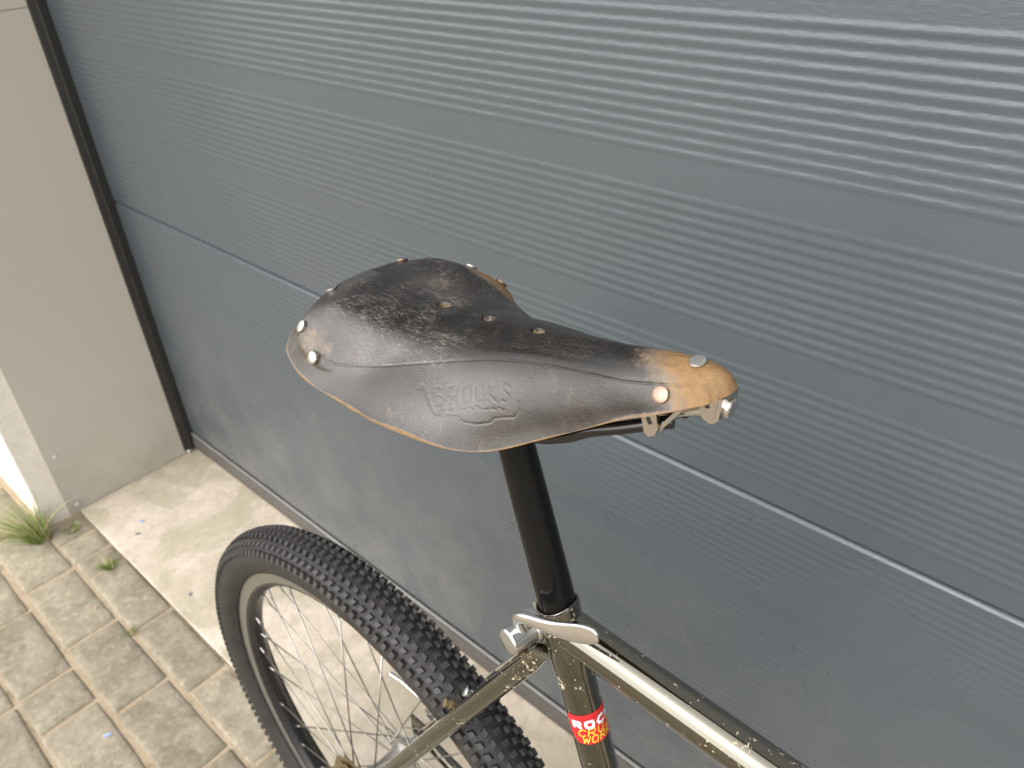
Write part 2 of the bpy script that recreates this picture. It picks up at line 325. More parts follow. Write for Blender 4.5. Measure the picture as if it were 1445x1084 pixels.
# ------------------------------------------------------------------ the setting: ground, paving, apron
bm = bmesh.new(); bmesh.ops.create_grid(bm, x_segments=4, y_segments=4, size=150)
g_ = finish(bm, 'ground', M['far'], smooth=False); g_.location = (0, 0, -0.014); tag(g_, kind='structure')
bm = bmesh.new(); bm_box(bm, (2.6, -0.1835, -0.06), (5.2, 0.37, 0.1235), bevel=0.003)
apron = finish(bm, 'concrete_apron', M['concrete'], smooth=False); tag(apron, kind='structure')
bm = bmesh.new(); bmesh.ops.create_grid(bm, x_segments=60, y_segments=60, size=0.5, matrix=Matrix.Diagonal((3.6, 1.8, 1, 1)))
for v in bm.verts: v.co.z += 0.0012 * noise.noise(v.co * 14)
pav = finish(bm, 'pavement', M['sand']); pav.location = (0.9, -1.2705, -0.0045); tag(pav, kind='structure')

def paver_mesh(lx, ly, seed):
    r = random.Random(seed); bm = bmesh.new()
    nx = max(3, int(lx / 0.014)); ny = max(3, int(ly / 0.014)); c = 0.007
    def h(x, y):
        ex = min(x + lx / 2, lx / 2 - x); ey = min(y + ly / 2, ly / 2 - y); e = min(ex, ey)
        z = 0.0 if e > c else -0.0055 * (1 - e / c) ** 1.6
        cn = (max(0, c * 1.6 - ex) ** 2 + max(0, c * 1.6 - ey) ** 2) ** 0.5
        z -= 0.0016 * max(0, cn - c * 1.1) / c
        return z + 0.0007 * noise.noise(Vector((x * 60, y * 60, seed * 7.7))) + 0.0009 * noise.noise(Vector((x * 18, y * 18, seed * 3.1)))
    xs = sorted(set([-lx / 2, -lx / 2 + c / 2, -lx / 2 + c, lx / 2 - c, lx / 2 - c / 2, lx / 2] + [-lx / 2 + c + (lx - 2 * c) * i / nx for i in range(1, nx)]))
    ys = sorted(set([-ly / 2, -ly / 2 + c / 2, -ly / 2 + c, ly / 2 - c, ly / 2 - c / 2, ly / 2] + [-ly / 2 + c + (ly - 2 * c) * i / ny for i in range(1, ny)]))
    g = [[bm.verts.new((x + 0.0012 * noise.noise(Vector((x * 40, y * 40, seed + 0.5))), y + 0.0012 * noise.noise(Vector((x * 40, y * 40, seed + 9.5))), h(x, y))) for y in ys] for x in xs]
    for i in range(len(xs) - 1):
        for j in range(len(ys) - 1): bm.faces.new((g[i][j], g[i + 1][j], g[i + 1][j + 1], g[i][j + 1]))
    ed = [e for e in bm.edges if len(e.link_faces) == 1]
    r_ = bmesh.ops.extrude_edge_only(bm, edges=ed)
    for v in [q for q in r_['geom'] if isinstance(q, bmesh.types.BMVert)]: v.co.z = -0.03
    bmesh.ops.recalc_face_normals(bm, faces=bm.faces)
    me = bpy.data.meshes.new('paver'); bm.to_mesh(me); bm.free()
    for p in me.polygons: p.use_smooth = True
    me.materials.append(M['paver']); return me
PVL, PVW = 0.2125, 0.1040
full = [paver_mesh(PVL, PVW, i) for i in range(5)]; half = [paver_mesh(0.1030, PVW, 20 + i) for i in range(2)]
edgep = [paver_mesh(0.2125, 0.0840, 30 + i) for i in range(4)]; edgec = paver_mesh(0.067, 0.0840, 41); edges2 = paver_mesh(0.0755, 0.0840, 42)
def put_paver(me, x, y):
    o = bpy.data.objects.new('paver', me); COL.objects.link(o); o.parent = pav
    o.location = (x - 0.9 + random.uniform(-.0008, .0008), y + 1.2705 + random.uniform(-.0014, .0014), 0.0045 + random.uniform(-0.0012, 0.0010))
    o.rotation_euler = (random.uniform(-.007, .007), random.uniform(-.007, .007), random.uniform(-.012, .012))
# edge row along the apron (joints measured at x = .17 .24 .455 .672 .888 ...)
yE = -0.4118
jo = [0.092, 0.170, 0.240] + [0.240 + 0.2165 * k for k in range(1, 12)]
for a, b in zip(jo, jo[1:]):
    w = b - a
    put_paver(edges2 if w < 0.079 and w > 0.074 else edgec if w < 0.08 else random.choice(edgep), (a + b) / 2, yE)
put_paver(edges2, 0.049, yE)
rows = [(-0.5100, 0.177, -4, 12, None), (-0.6220, 0.0115, -3, 12, (2,)), (-0.7290, 0.0165, -3, 12, None), (-0.8360, 0.124, -4, 12, None), (-0.9430, 0.017, -3, 12, None), (-1.0500, 0.124, -4, 12, None), (-1.1570, 0.017, -3, 12, None), (-1.2640, 0.124, -4, 12, None), (-1.3710, 0.017, -3, 12, None)]
for ri, (y, x0, k0, k1, hv) in enumerate(rows):
    x = x0 + 0.2165 * k0
    for k in range(k0, k1):
        if hv and k in hv:
            put_paver(random.choice(half), x + 0.0535, y); x += 0.1075; put_paver(random.choice(full), x + 0.1083, y); x += 0.2165
        else:
            put_paver(random.choice(full), x + 0.1083, y); x += 0.2165

# ------------------------------------------------------------------ left pillar, house wall, lintel
bm = bmesh.new(); bm_box(bm, (-0.4035, -0.2475, 1.4), (0.80, 0.395, 2.9), bevel=0.004)
o = finish(bm, 'wall_pillar', M['wall'], smooth=False); tag(o, 'cream rendered pillar with worn corner left of the garage door', 'pillar')
bm = bmesh.new(); bm_box(bm, (3.803, -0.2475, 1.4), (0.80, 0.395, 2.9), bevel=0.004)
o = finish(bm, 'wall_pillar', M['wall'], smooth=False); tag(o, 'cream rendered pillar at the far end of the garage door', 'pillar')
bm = bmesh.new(); bm_box(bm, (1.7, -0.245, 5.353), (13.0, 0.38, 5.0), bevel=0.01)
o = finish(bm, 'house_wall', M['house'], smooth=False); tag(o, 'grey rendered house wall above the garage door opening', 'wall')

# jamb cladding: two folded sheets on the pillar's right face
jc = empty('jamb_cladding', (0, -0.24, 0)); tag(jc, 'beige grey metal cladding sheet screwed to the pillar beside the door', 'cladding')
def sheet(z0, z1):
    bm = bmesh.new(); bm_box(bm, (-0.001, -0.0015, (z0 + z1) / 2), (0.0044, 0.299, z1 - z0), bevel=0.0008)
    return finish(bm, 'cladding_sheet', M['clad'], jc, smooth=False)
sheet(0.002, 1.0655); sheet(1.0675, 2.30)
def screw(parent, loc, axis, r=0.0045, name='screw'):
    bm = bmesh.new(); bm_lathe(bm, [(r * 1.25, 0), (r * 1.25, 0.0007), (r, 0.001), (r * 0.85, 0.0022), (r * 0.3, 0.0028), (0, 0.0029)], loc, axis, 16)
    return finish(bm, name, M['screw'], parent)
for z in (0.020, 0.165, 0.62, 1.03, 1.5, 1.95): screw(jc, (0.0013, -0.128, z), (1, 0, 0))

# ------------------------------------------------------------------ garage door
gd = empty('garage_door', (1.6, -0.06, 0)); tag(gd, 'grey ribbed sectional garage door with stucco surface', 'garage door')
YD = -0.06; GX0, GX1 = 0.008, 3.39
def rib_depth(z):
    """raised rib profile: period .1555, twelve ribs .01045 wide then a flat band"""
    k = (z - 0.5530 + 10 * 0.1555) % 0.1555
    if k > 12 * 0.01045: return 0.0
    return 0.00056 * (0.5 - 0.5 * math.cos(2 * PI * k / 0.01045))
joints = [0.0585, 0.6812, 1.3035, 1.9260, 2.545]
for a, b in zip(joints, joints[1:]):
    bm = bmesh.new(); zs = [a + 0.0006]
    n = int((b - a - 0.013) / 0.0007)
    prof = [(a + 0.0026, -0.016), (a + 0.0026, -0.0025), (a + 0.0034, -0.0006), (a + 0.0050, 0.0)]
    for i in range(n + 1):
        z = a + 0.006 + (b - a - 0.013) * i / n; edge = min(1, max(0, (z - a - 0.007) / 0.012), max(0, (b - 0.009 - z) / 0.012))
        prof.append((z, rib_depth(z) * edge))
    # upper lip rounds back into the joint: catches the light
    prof += [(b - 0.0058, 0.0), (b - 0.0050, -0.0004), (b - 0.0039, -0.0014), (b - 0.0027, -0.0029), (b - 0.0017, -0.0047), (b - 0.0013, -0.0064), (b - 0.0060, -0.0085), (b - 0.0060, -0.016)]
    L = [[bm.verts.new((x - 1.6, -d, z)) for z, d in prof] for x in (GX0, GX1)]
    for i in range(len(prof) - 1): bm.faces.new((L[0][i], L[1][i], L[1][i + 1], L[0][i + 1]))
    finish(bm, 'door_panel', M['door'], gd, sharp=50)
bm = bmesh.new(); bm_box(bm, (0.1, 0.045, 1.3), (3.6, 0.02, 2.6)); finish(bm, 'door_core', M['dark'], gd, smooth=False)
# bottom rail: aluminium lip over a dusty rubber seal
bm = bmesh.new(); pr = [(0.0015, 0.0015), (0.014, -0.0075), (0.030, -0.0085), (0.046, -0.0065), (0.0505, -0.005)]
L = [[bm.verts.new((x - 1.6, y, z)) for z, y in pr] for x in (GX0 + 0.006, GX1)]
for i in range(len(pr) - 1): bm.faces.new((L[0][i], L[1][i], L[1][i + 1], L[0][i + 1]))
finish(bm, 'bottom_seal', M['seal'], gd, sharp=60)
bm = bmesh.new(); bm_tube(bm, [(GX0 + 0.004 - 1.6, -0.0022, 0.0552), (GX1 - 1.6, -0.0022, 0.0552)], 0.0036, 14); finish(bm, 'bottom_lip', M['alu'], gd)
# black side frame on the left: stepped profile between the cladding and the door face
def vext(name, prof, z0, z1, mat, parent, x_off):
    bm = bmesh.new(); L = [[bm.verts.new((x - x_off, y - YD, z)) for x, y in prof] for z in (z0, z1)]
    for i in range(len(prof)): j = (i + 1) % len(prof); bm.faces.new((L[0][i], L[0][j], L[1][j], L[1][i]))
    for l in L: bm.faces.new(l)
    return finish(bm, name, mat, parent, sharp=30)
vext('side_frame', [(0.0005, -0.0915), (0.0035, -0.0915), (0.0050, -0.0905), (0.0075, -0.0790), (0.0090, -0.0785), (0.0105, -0.0770), (0.0115, -0.0600), (0.0115, -0.0570), (-0.02, -0.0570), (-0.02, -0.0915)], 0.012, 2.55, M['black'], gd, 1.6)
vext('side_frame', [(3.3985, -0.0915), (3.393, -0.0900), (3.389, -0.0600), (3.389, -0.0570), (3.42, -0.0570), (3.42, -0.0915)], 0.012, 2.55, M['black'], gd, 1.6)
bm = bmesh.new(); bm_lathe(bm, [(0.0048, 0), (0.0048, 0.006), (0.003, 0.0085), (0, 0.009)], (0.0035 - 1.6, -0.083 - YD, 0.0075), (0.9, -0.25, 0.35), 14); finish(bm, 'frame_bolt', M['screw'], gd)

# ------------------------------------------------------------------ grass tufts, chips
def tuft(name, loc, nb, lmin, lmax, lean, spread, label, seed, dry=0.15, base=0.012):
    r = random.Random(seed); bm = bmesh.new(); cl = bm.loops.layers.float_color.new('tint')
    for _ in range(nb):
        a = r.uniform(0, 2 * PI); L = r.uniform(lmin, lmax) * (0.45 + 0.55 * r.random()); rad = base * math.sqrt(r.random())
        p = Vector((math.cos(a) * rad, math.sin(a) * rad, 0)); a2 = a + r.uniform(-.9, .9)
        out = Vector((math.cos(a2), math.sin(a2), 0)) * r.uniform(0.1, spread) + Vector(lean) * r.uniform(0.2, 1.0)
        d0 = (Vector((0, 0, 1)) + out * 0.5).normalized(); w = r.uniform(0.0006, 0.0014); sidev = d0.cross(Vector((r.uniform(-1, 1), r.uniform(-1, 1), 0.1))).normalized()
        u = r.random(); g = (0.13 + 0.09 * u, 0.20 + 0.08 * u, 0.045 + 0.03 * u)
        if r.random() < dry: g = (0.42, 0.35, 0.17)
        prev = None
        for k in range(6):
            t = k / 5; q = p + d0 * L * t + out * L * 0.55 * t * t - Vector((0, 0, 1)) * L * 0.38 * out.length * t * t
            q.z = max(q.z, 0.002); ww = w * (1 - t) ** 0.7 + 0.00012
            cur = (bm.verts.new(q - sidev * ww), bm.verts.new(q + sidev * ww))
            if prev:
                f = bm.faces.new((prev[0], prev[1], cur[1], cur[0]))
                for lp in f.loops: lp[cl] = (*g, 1)
            prev = cur
    me = bpy.data.meshes.new(name); bm.to_mesh(me); bm.free()
    for p in me.polygons: p.use_smooth = True
    o = link_obj(name, me, None, [M['grass']]); o.location = loc; tag(o, label, 'grass', 'grass tufts in the paving'); return o
tuft('grass_tuft', (0.030, -0.470, -0.002), 230, 0.05, 0.200, (-1.05, -0.60, 0), 1.0, 'large tuft of green grass at the foot of the cream pillar corner', 3, 0.26, 0.020)
tuft('grass_tuft', (0.245, -0.405, -0.003), 85, 0.018, 0.050, (-0.1, -0.2, 0), 1.0, 'small grass tuft growing in the joint at the apron edge', 4, 0.12, 0.010)
tuft('grass_tuft', (0.455, -0.457, -0.003), 40, 0.008, 0.022, (0, 0, 0), 0.9, 'tiny sprig of weed in the crossing of paving joints', 5, 0.1, 0.007)
tuft('grass_tuft', (0.055, -0.412, -0.002), 60, 0.012, 0.035, (0.5, -0.1, 0), 0.9, 'low mossy sprouts at the lower corner of the cladding', 6, 0.25, 0.016)
def chip(loc, size, rz, mat, label):
    bm = bmesh.new(); n = 7
    top = [bm.verts.new((math.cos(2 * PI * k / n) * size[0] * random.uniform(.7, 1), math.sin(2 * PI * k / n) * size[1] * random.uniform(.7, 1), 0.0015 + random.uniform(0, .0012))) for k in range(n)]
    bot = [bm.verts.new((v.co.x, v.co.y, 0.0)) for v in top]
    bm.faces.new(top); bm.faces.new(bot)
    for k in range(n): bm.faces.new((top[k], top[(k + 1) % n], bot[(k + 1) % n], bot[k]))
    o = finish(bm, 'paint_chip', mat, None, smooth=False); o.location = loc; o.rotation_euler.z = rz; tag(o, label, 'chip', 'chips lying on the ground')
chip((0.160, -0.291, 0.0022), (0.0075, 0.0040), 0.9, M['flake'], 'pale blue chip on the concrete near the cladding')
chip((0.194, -0.316, 0.0022), (0.0080, 0.0035), 0.9, M['flakeg'], 'grey chip on the concrete next to a pale blue one')
chip((0.457, -0.330, 0.0022), (0.0055, 0.0025), -0.6, M['flakeg'], 'dark chip on the concrete beside the wheel')
chip((0.642, -0.590, 0.0005), (0.0090, 0.0028), 1.0, M['flake'], 'narrow pale blue chip lying on a paver')
chip((0.336, -0.478, 0.0005), (0.0035, 0.0028), 0.3, M['wood'], 'small orange crumb on a paver near the apron')

# ------------------------------------------------------------------ bicycle
RR = 0.335
U, NV, UP = Vector((0.999987, 0.005117, 0)), Vector((0.005113, -0.999249, 0.038400)), Vector((-0.000196, 0.038400, 0.999262))
bike = empty('bicycle')
bike.matrix_world = Matrix(((U.x, -NV.x, UP.x, 1.2503025), (U.y, -NV.y, UP.y, -0.4200056), (U.z, -NV.z, UP.z, 0), (0, 0, 0, 1)))
tag(bike, 'olive chrome bicycle with a worn black leather saddle parked along the garage door', 'bicycle')
def B(u, n, v): return Vector((u, -n, v + RR))
def part(name, mats, fn, parent=None, sharp=35):
    bm = bmesh.new(); fn(bm); return finish(bm, name, mats, parent or bike, sharp=sharp)
ST = lambda v: B(0.3019 - 0.298 * (v - 0.3592), 0, v)         # seat tube axis at height v
SA = (ST(0.5) - ST(0.4)).normalized()

# --- frame tubes
def seat_tube(bm):
    bm_tube(bm, [ST(-0.045), ST(0.2), ST(0.425)], 0.0141, 40)
part('seat_tube', M['frame'], seat_tube)
def seat_lug(bm):
    c = ST(0.425)
    pr = [(0.0141, -0.004), (0.0146, 0.0), (0.0150, 0.006), (0.0154, 0.020), (0.0156, 0.040), (0.0158, 0.0535), (0.0157, 0.0560), (0.0150, 0.0566), (0.0141, 0.0560), (0.0141, 0.02)]
    x, y, d = frame_axes(SA); front = (Vector((1, 0, 0)) - SA * SA.x).normalized()
    seg = 56; rings = []
    for r, h in pr:
        ring = []
        for k in range(seg):
            a = 2 * PI * k / seg; o = x * math.cos(a) + y * math.sin(a)
            scal = 1 + (0.0035 * (o.dot(front)) ** 2 * (1 if o.dot(front) > 0 else 0.2) / 0.056 if h > 0.03 else 0)
            ring.append(bm.verts.new(c + d * h * scal + o * r))
        rings.append(ring)
    for a, b in zip(rings, rings[1:]):
        for k in range(seg): bm.faces.new((a[k], a[(k + 1) % seg], b[(k + 1) % seg], b[k]))
part('seat_lug', M['frame'], seat_lug, sharp=50)
TT = lambda u: B(u, 0, 0.4587 - 0.055 * (u - 0.32))
def top_tube(bm):
    t0 = TT(0.273); pts = [t0, TT(0.288), TT(0.300), TT(0.36), TT(0.6), TT(0.905)]
    bm_tube(bm, pts, [0.0150, 0.0149, 0.0146, 0.0145, 0.0145, 0.0145], 48)
part('top_tube', M['frame'], top_tube)
for s, nm in ((1, 'near'), (-1, 'far')):
    def stay(bm, s=s):
        a, b = B(0.266, 0.0165 * s, 0.4420), B(0.004, 0.062 * s, 0.006)
        pts = [a.lerp(b, t) for t in (0, 0.03, 0.1, 0.4, 0.8, 1)]
        bm_tube(bm, pts, [0.0065, 0.0078, 0.0084, 0.0084, 0.0078, 0.0070], 28)
    part('seat_stay', M['frame'], stay)
    def cstay(bm, s=s): bm_tube(bm, [B(0.008, 0.062 * s, -0.004), B(0.1, 0.058 * s, -0.012), B(0.30, 0.042 * s, -0.028), B(0.425, 0.022 * s, -0.037)], [0.007, 0.009, 0.0105, 0.0105], 20)
    part('chain_stay', M['frame'], cstay)
    def drop(bm, s=s): bm_box(bm, B(0.002, 0.0645 * s, -0.002), (0.044, 0.005, 0.040), bevel=0.0015)
    part('dropout', M['frame'], drop)
HT0, HT1 = B(0.938, 0, 0.30), B(0.900, 0, 0.455)
part('down_tube', M['frame'], lambda bm: bm_tube(bm, [ST(-0.04), HT0.lerp(HT1, 0.2)], 0.0158, 32))
part('head_tube', M['frame'], lambda bm: bm_tube(bm, [HT0, HT1], 0.0175, 32))
part('bottom_bracket', M['frame'], lambda bm: bm_lathe(bm, [(0.008, -0.06), (0.008, -0.034), (0.020, -0.034), (0.020, 0.034), (0.008, 0.034), (0.008, 0.06)], ST(-0.045), (0, 1, 0), 28))
def fork(bm):
    for s in (1, -1): bm_tube(bm, [HT0 + Vector((0.006, 0.0, -0.014)), B(0.945, -0.03 * s, 0.262), B(0.955, -0.052 * s, 0.2), B(0.985, -0.052 * s, 0.08), B(1.020, -0.052 * s, 0.0)], [0.012, 0.0125, 0.0125, 0.010, 0.008], 20)
part('fork', M['frame'], fork)
ST0 = B(0.880, 0, 0.535)
part('stem', M['dark'], lambda bm: bm_tube(bm, [HT1, B(0.886, 0, 0.515), ST0, B(0.955, 0, 0.575)], [0.0125, 0.0125, 0.015, 0.016], 20))
part('handlebar', M['dark'], lambda bm: bm_tube(bm, [B(0.915, -0.27, 0.59), B(0.94, -0.15, 0.578), B(0.955, 0, 0.575), B(0.94, 0.15, 0.578), B(0.915, 0.27, 0.59)], 0.0125, 16))

# --- seat post
def post(bm):
    pts = [ST(v) for v in (0.40, 0.475, 0.50, 0.55, 0.60, 0.664)]
    bm_tube(bm, pts, [0.0138, 0.0137, 0.0136, 0.0131, 0.0124, 0.0120], 44)
part('seat_post', M['post'], post)

# --- quick release: binder, cam barrel, lever
def qr_binder(bm):
    c = B(0.2525, 0.0, 0.4530)
    for s in (1, -1): bm_box(bm, c + Vector((-0.002, -0.0065 * s, 0.001)), (0.019, 0.0085, 0.017), Matrix.Rotation(-0.29, 3, 'Y'), 0.003)
qb = part('quick_release', M['polish'], qr_binder)
CAP, BAS = B(0.2492, 0.0350, 0.4555), B(0.2540, 0.0105, 0.4545)
def cam_barrel(bm):
    ax = (CAP - BAS); L = ax.length
    bm_lathe(bm, [(0.0080, -0.001), (0.0104, 0.0), (0.0106, 0.0030), (0.0096, 0.0040), (0.0094, 0.0110), (0.0098, 0.0130), (0.0098, L - 0.0014), (0.0090, L - 0.0003), (0.0084, L), (0, L)], BAS, ax, 40)
part('cam_barrel', M['polish'], cam_barrel, qb, sharp=28)
def washer(bm): bm_lathe(bm, [(0.004, 0), (0.0112, 0), (0.0114, 0.0012), (0.0108, 0.0026), (0.004, 0.0026)], B(0.2542, 0.0108, 0.4545), (BAS - CAP) * -1, 36)
part('washer', M['clip'], washer, qb)
def lever(bm):
    key = [(.2540, .0235, .4610, .0038, .0038), (.2520, .0252, .4700, .0038, .0038), (.2530, .0266, .4765, .0038, .0036), (.2575, .0274, .4810, .0040, .0034), (.2650, .0270, .4838, .0043, .0031),
           (.2750, .0262, .4860, .0049, .0027), (.2850, .0252, .4884, .0058, .0023), (.2950, .0242, .4922, .0068, .0020), (.3040, .0232, .4965, .0072, .0019), (.3105, .0225, .4997, .0067, .0018), (.3150, .0220, .5020, .0050, .0016), (.3170, .0218, .5030, .0024, .0012)]
    K = catmull(key, 60); seg = 24; rings = []
    for i in range(60):
        p = B(*K[i, :3]); q0, q1 = B(*K[max(i - 1, 0), :3]), B(*K[min(i + 1, 59), :3]); t = (q1 - q0).normalized()
        y = Vector((0.10, -1, 0.15)); y = (y - t * y.dot(t)).normalized(); x = t.cross(y)
        rings.append([bm.verts.new(p + x * K[i, 3] * math.copysign(abs(math.cos(a)) ** 0.75, math.cos(a)) + y * K[i, 4] * math.copysign(abs(math.sin(a)) ** 0.6, math.sin(a))) for a in [2 * PI * k / seg for k in range(seg)]])
    for a, b in zip(rings, rings[1:]):
        for k in range(seg): bm.faces.new((a[k], a[(k + 1) % seg], b[(k + 1) % seg], b[k]))
    bm.faces.new(rings[0]); bm.faces.new(rings[-1])
part('lever', M['polish'], lever, qb, sharp=60)
part('binder_nut', M['polish'], lambda bm: bm_lathe(bm, [(0.0085, 0), (0.0088, 0.006), (0.007, 0.009), (0, 0.0095)], B(0.2540, -0.0105, 0.4545), (0, 1, 0), 28), qb)

# --- small bolts and brake fittings on the stays
def bolt(name, c, ax, r, L, mat, parent=None):
    def f(bm):
        bm_lathe(bm, [(r * 0.6, -L), (r * 0.6, 0), (r, 0), (r, L * 0.35), (r * 0.75, L * 0.40), (r * 0.75, L * 0.75), (r * 0.95, L * 0.78), (r * 0.95, L), (r * 0.5, L * 1.04), (0, L * 1.04)], c, ax, 18)
    return part(name, mat, f, parent)
bolt('guide_bolt', B(0.2425, 0.012, 0.4225), (-0.55, -0.6, 0.45), 0.0046, 0.0095, M['brass'])
bolt('cable_stop', B(0.1680, 0.0220, 0.2990), (-0.5, -0.5, 0.4), 0.0042, 0.0080, M['brass'])
bolt('cable_stop', B(0.1765, 0.0060, 0.3040), (-0.4, -0.5, 0.6), 0.0042, 0.0085, M['clip'])
part('stay_bridge', M['frame'], lambda bm: bm_tube(bm, [B(0.176, -0.03, 0.297), B(0.176, 0.03, 0.297)], 0.0055, 16))
def brake(bm):
    bm_box(bm, B(0.052, -0.050, 0.103), (0.026, 0.008, 0.034), Matrix.Rotation(0.5, 3, 'Y'), 0.002)
    bm_tube(bm, [B(0.052, -0.046, 0.112), B(0.032, -0.040, 0.128), B(0.010, -0.036, 0.138), B(-0.006, -0.034, 0.139)], [0.003, 0.0028, 0.0024, 0.003], 12)
bk = part('brake_arm', M['hub'], brake)
part('brake_pad', M['dark'], lambda bm: bm_box(bm, B(0.044, -0.040, 0.060), (0.036, 0.010, 0.013), Matrix.Rotation(-0.6, 3, 'Y'), 0.002), bk)
bolt('brake_nut', B(0.053, -0.044, 0.110), (0.1, -1, 0.1), 0.0046, 0.007, M['clip'], bk)
bolt('brake_nut', B(0.060, -0.044, 0.098), (0.1, -1, 0.1), 0.0040, 0.006, M['clip'], bk)
part('brake_wire', M['spoke'], lambda bm: bm_tube(bm, [B(0.012, -0.030, 0.060), B(0.052, -0.036, 0.086), B(0.10, -0.030, 0.135), B(0.165, 0.0, 0.30)], 0.0008, 8))
for dv in (0.0, 0.018):
    part('cable', M['dark'], lambda bm, dv=dv: bm_tube(bm, [B(0.12 - dv * 0.6, -0.040, 0.125 - dv), B(0.145 - dv * .6, -0.038, 0.085 - dv), B(0.20, -0.035, 0.02 - dv), B(0.30, -0.02, -0.03)], 0.0022, 8))

# --- sticker wrapped on the seat tube
def cyl_map(x, h, lift):          # x along the girth (m), h along the tube (m); phi 0 faces the drive side
    phi = x / 0.0141; fr = (Vector((1, 0, 0)) - SA * SA.x).normalized(); sd = Vector((0, -1, 0))
    return ST(STK_V) + SA * h + (sd * math.cos(phi) + fr * math.sin(phi)) * (0.0141 + lift)
STK_V = 0.3795; PH0, PH1, SH = math.radians(-19), math.radians(148), 0.0275
X0, X1 = PH0 * 0.0141, PH1 * 0.0141; XC = (X0 + X1) / 2; HW = (X1 - X0) / 2
def sticker(bm):
    n, m = 40, 18; g = []
    for i in range(n + 1):
        s = -1 + 2 * i / n; row = []
        top = SH / 2 - 0.0000 - 0.004 * (1 - math.sqrt(max(0, 1 - max(0, (abs(s) - 0.84) / 0.16) ** 2)))
        bot = -SH / 2 * (1 - 0.16 * abs(s) ** 3) + 0.008 * (1 - math.sqrt(max(0, 1 - max(0, (abs(s) - 0.68) / 0.32) ** 2)))
        for j in range(m + 1): row.append(bm.verts.new(cyl_map(XC + s * HW, bot + (top - bot) * j / m, 0.00018)))
        g.append(row)
    for i in range(n):
        for j in range(m): bm.faces.new((g[i][j], g[i + 1][j], g[i + 1][j + 1], g[i][j + 1]))
stk = part('sticker', M['red'], sticker)
def strokes(name, lines, w, lift, mat):
    def f(bm):
        for ln in lines:
            P = []
            for (a, b) in zip(ln, ln[1:]):
                k = max(1, int(math.hypot(b[0] - a[0], b[1] - a[1]) / 0.0006))
                P += [(a[0] + (b[0] - a[0]) * t / k, a[1] + (b[1] - a[1]) * t / k) for t in range(k)]
            P.append(ln[-1]); prev = None
            for i, q in enumerate(P):
                a, b = P[max(i - 1, 0)], P[min(i + 1, len(P) - 1)]; tx, ty = b[0] - a[0], b[1] - a[1]; l = math.hypot(tx, ty) or 1
                nx, ny = -ty / l * w / 2, tx / l * w / 2
                cur = (bm.verts.new(cyl_map(q[0] + nx, q[1] + ny, lift)), bm.verts.new(cyl_map(q[0] - nx, q[1] - ny, lift)))
                if prev: bm.faces.new((prev[0], prev[1], cur[1], cur[0]))
                prev = cur
    return part(name, mat, f, stk)
GL = {  # stroke letters on a unit box
 'R': [[(0, 0), (0, 1), (.75, 1), (.85, .8), (.75, .5), (0, .5)], [(.35, .5), (.9, 0)]], 'O': [[(.1, .05), (0, .5), (.1, .95), (.8, .95), (.9, .5), (.8, .05), (.1, .05)]],
 'C': [[(.95, .8), (.7, 1), (.3, .95), (0, .55), (.15, .1), (.55, 0), (.95, .15)]], 'K': [[(0, 0), (0, 1)], [(.85, 1), (.05, .45), (.9, 0)]], 'U': [[(0, 1), (.05, .2), (.4, 0), (.75, .2), (.85, 1)]],
 'Z': [[(0, 1), (.85, 1), (.05, 0), (.9, 0)]], 'W': [[(0, 1), (.2, 0), (.5, .75), (.75, 0), (1.05, 1)]], 'S': [[(.9, .85), (.45, 1), (.1, .75), (.8, .35), (.5, 0), (.0, .15)]],
 'B': [[(0, 0), (0, 1), (.65, 1), (.8, .78), (.65, .54), (0, .54)], [(.65, .54), (.9, .3), (.7, 0), (0, 0)]]}
def word(txt, x, h, lw, lh, gap, shear=0.0, tilt=0.0):
    out = []
    for ch in txt:
        for s in GL[ch]: out.append([(x + (px + shear * py) * lw, h + py * lh + (x - X0) * tilt + px * lw * tilt) for px, py in s])
        x += lw * 1.0 + gap
    return out
strokes('lettering', word('ROCK', X0 + 0.0048, 0.0018, 0.0066, 0.0060, 0.0028, 0.0), 0.0022, 0.00045, M['white'])
strokes('lettering', word('CRUZ', X0 + 0.0066, -0.0058, 0.0058, 0.0062, 0.0018, 0.25), 0.0008, 0.00035, M['yellow'])
strokes('lettering', word('WORK', X0 + 0.0090, -0.0124, 0.0050, 0.0062, 0.0018, 0.25), 0.0008, 0.00035, M['yellow'])
strokes('lettering', [[(X0 + 0.010 + i * 0.0022, 0.0098), (X0 + 0.0112 + i * 0.0022, 0.0098)] for i in range(8)], 0.0009, 0.0003, M['darkred'])

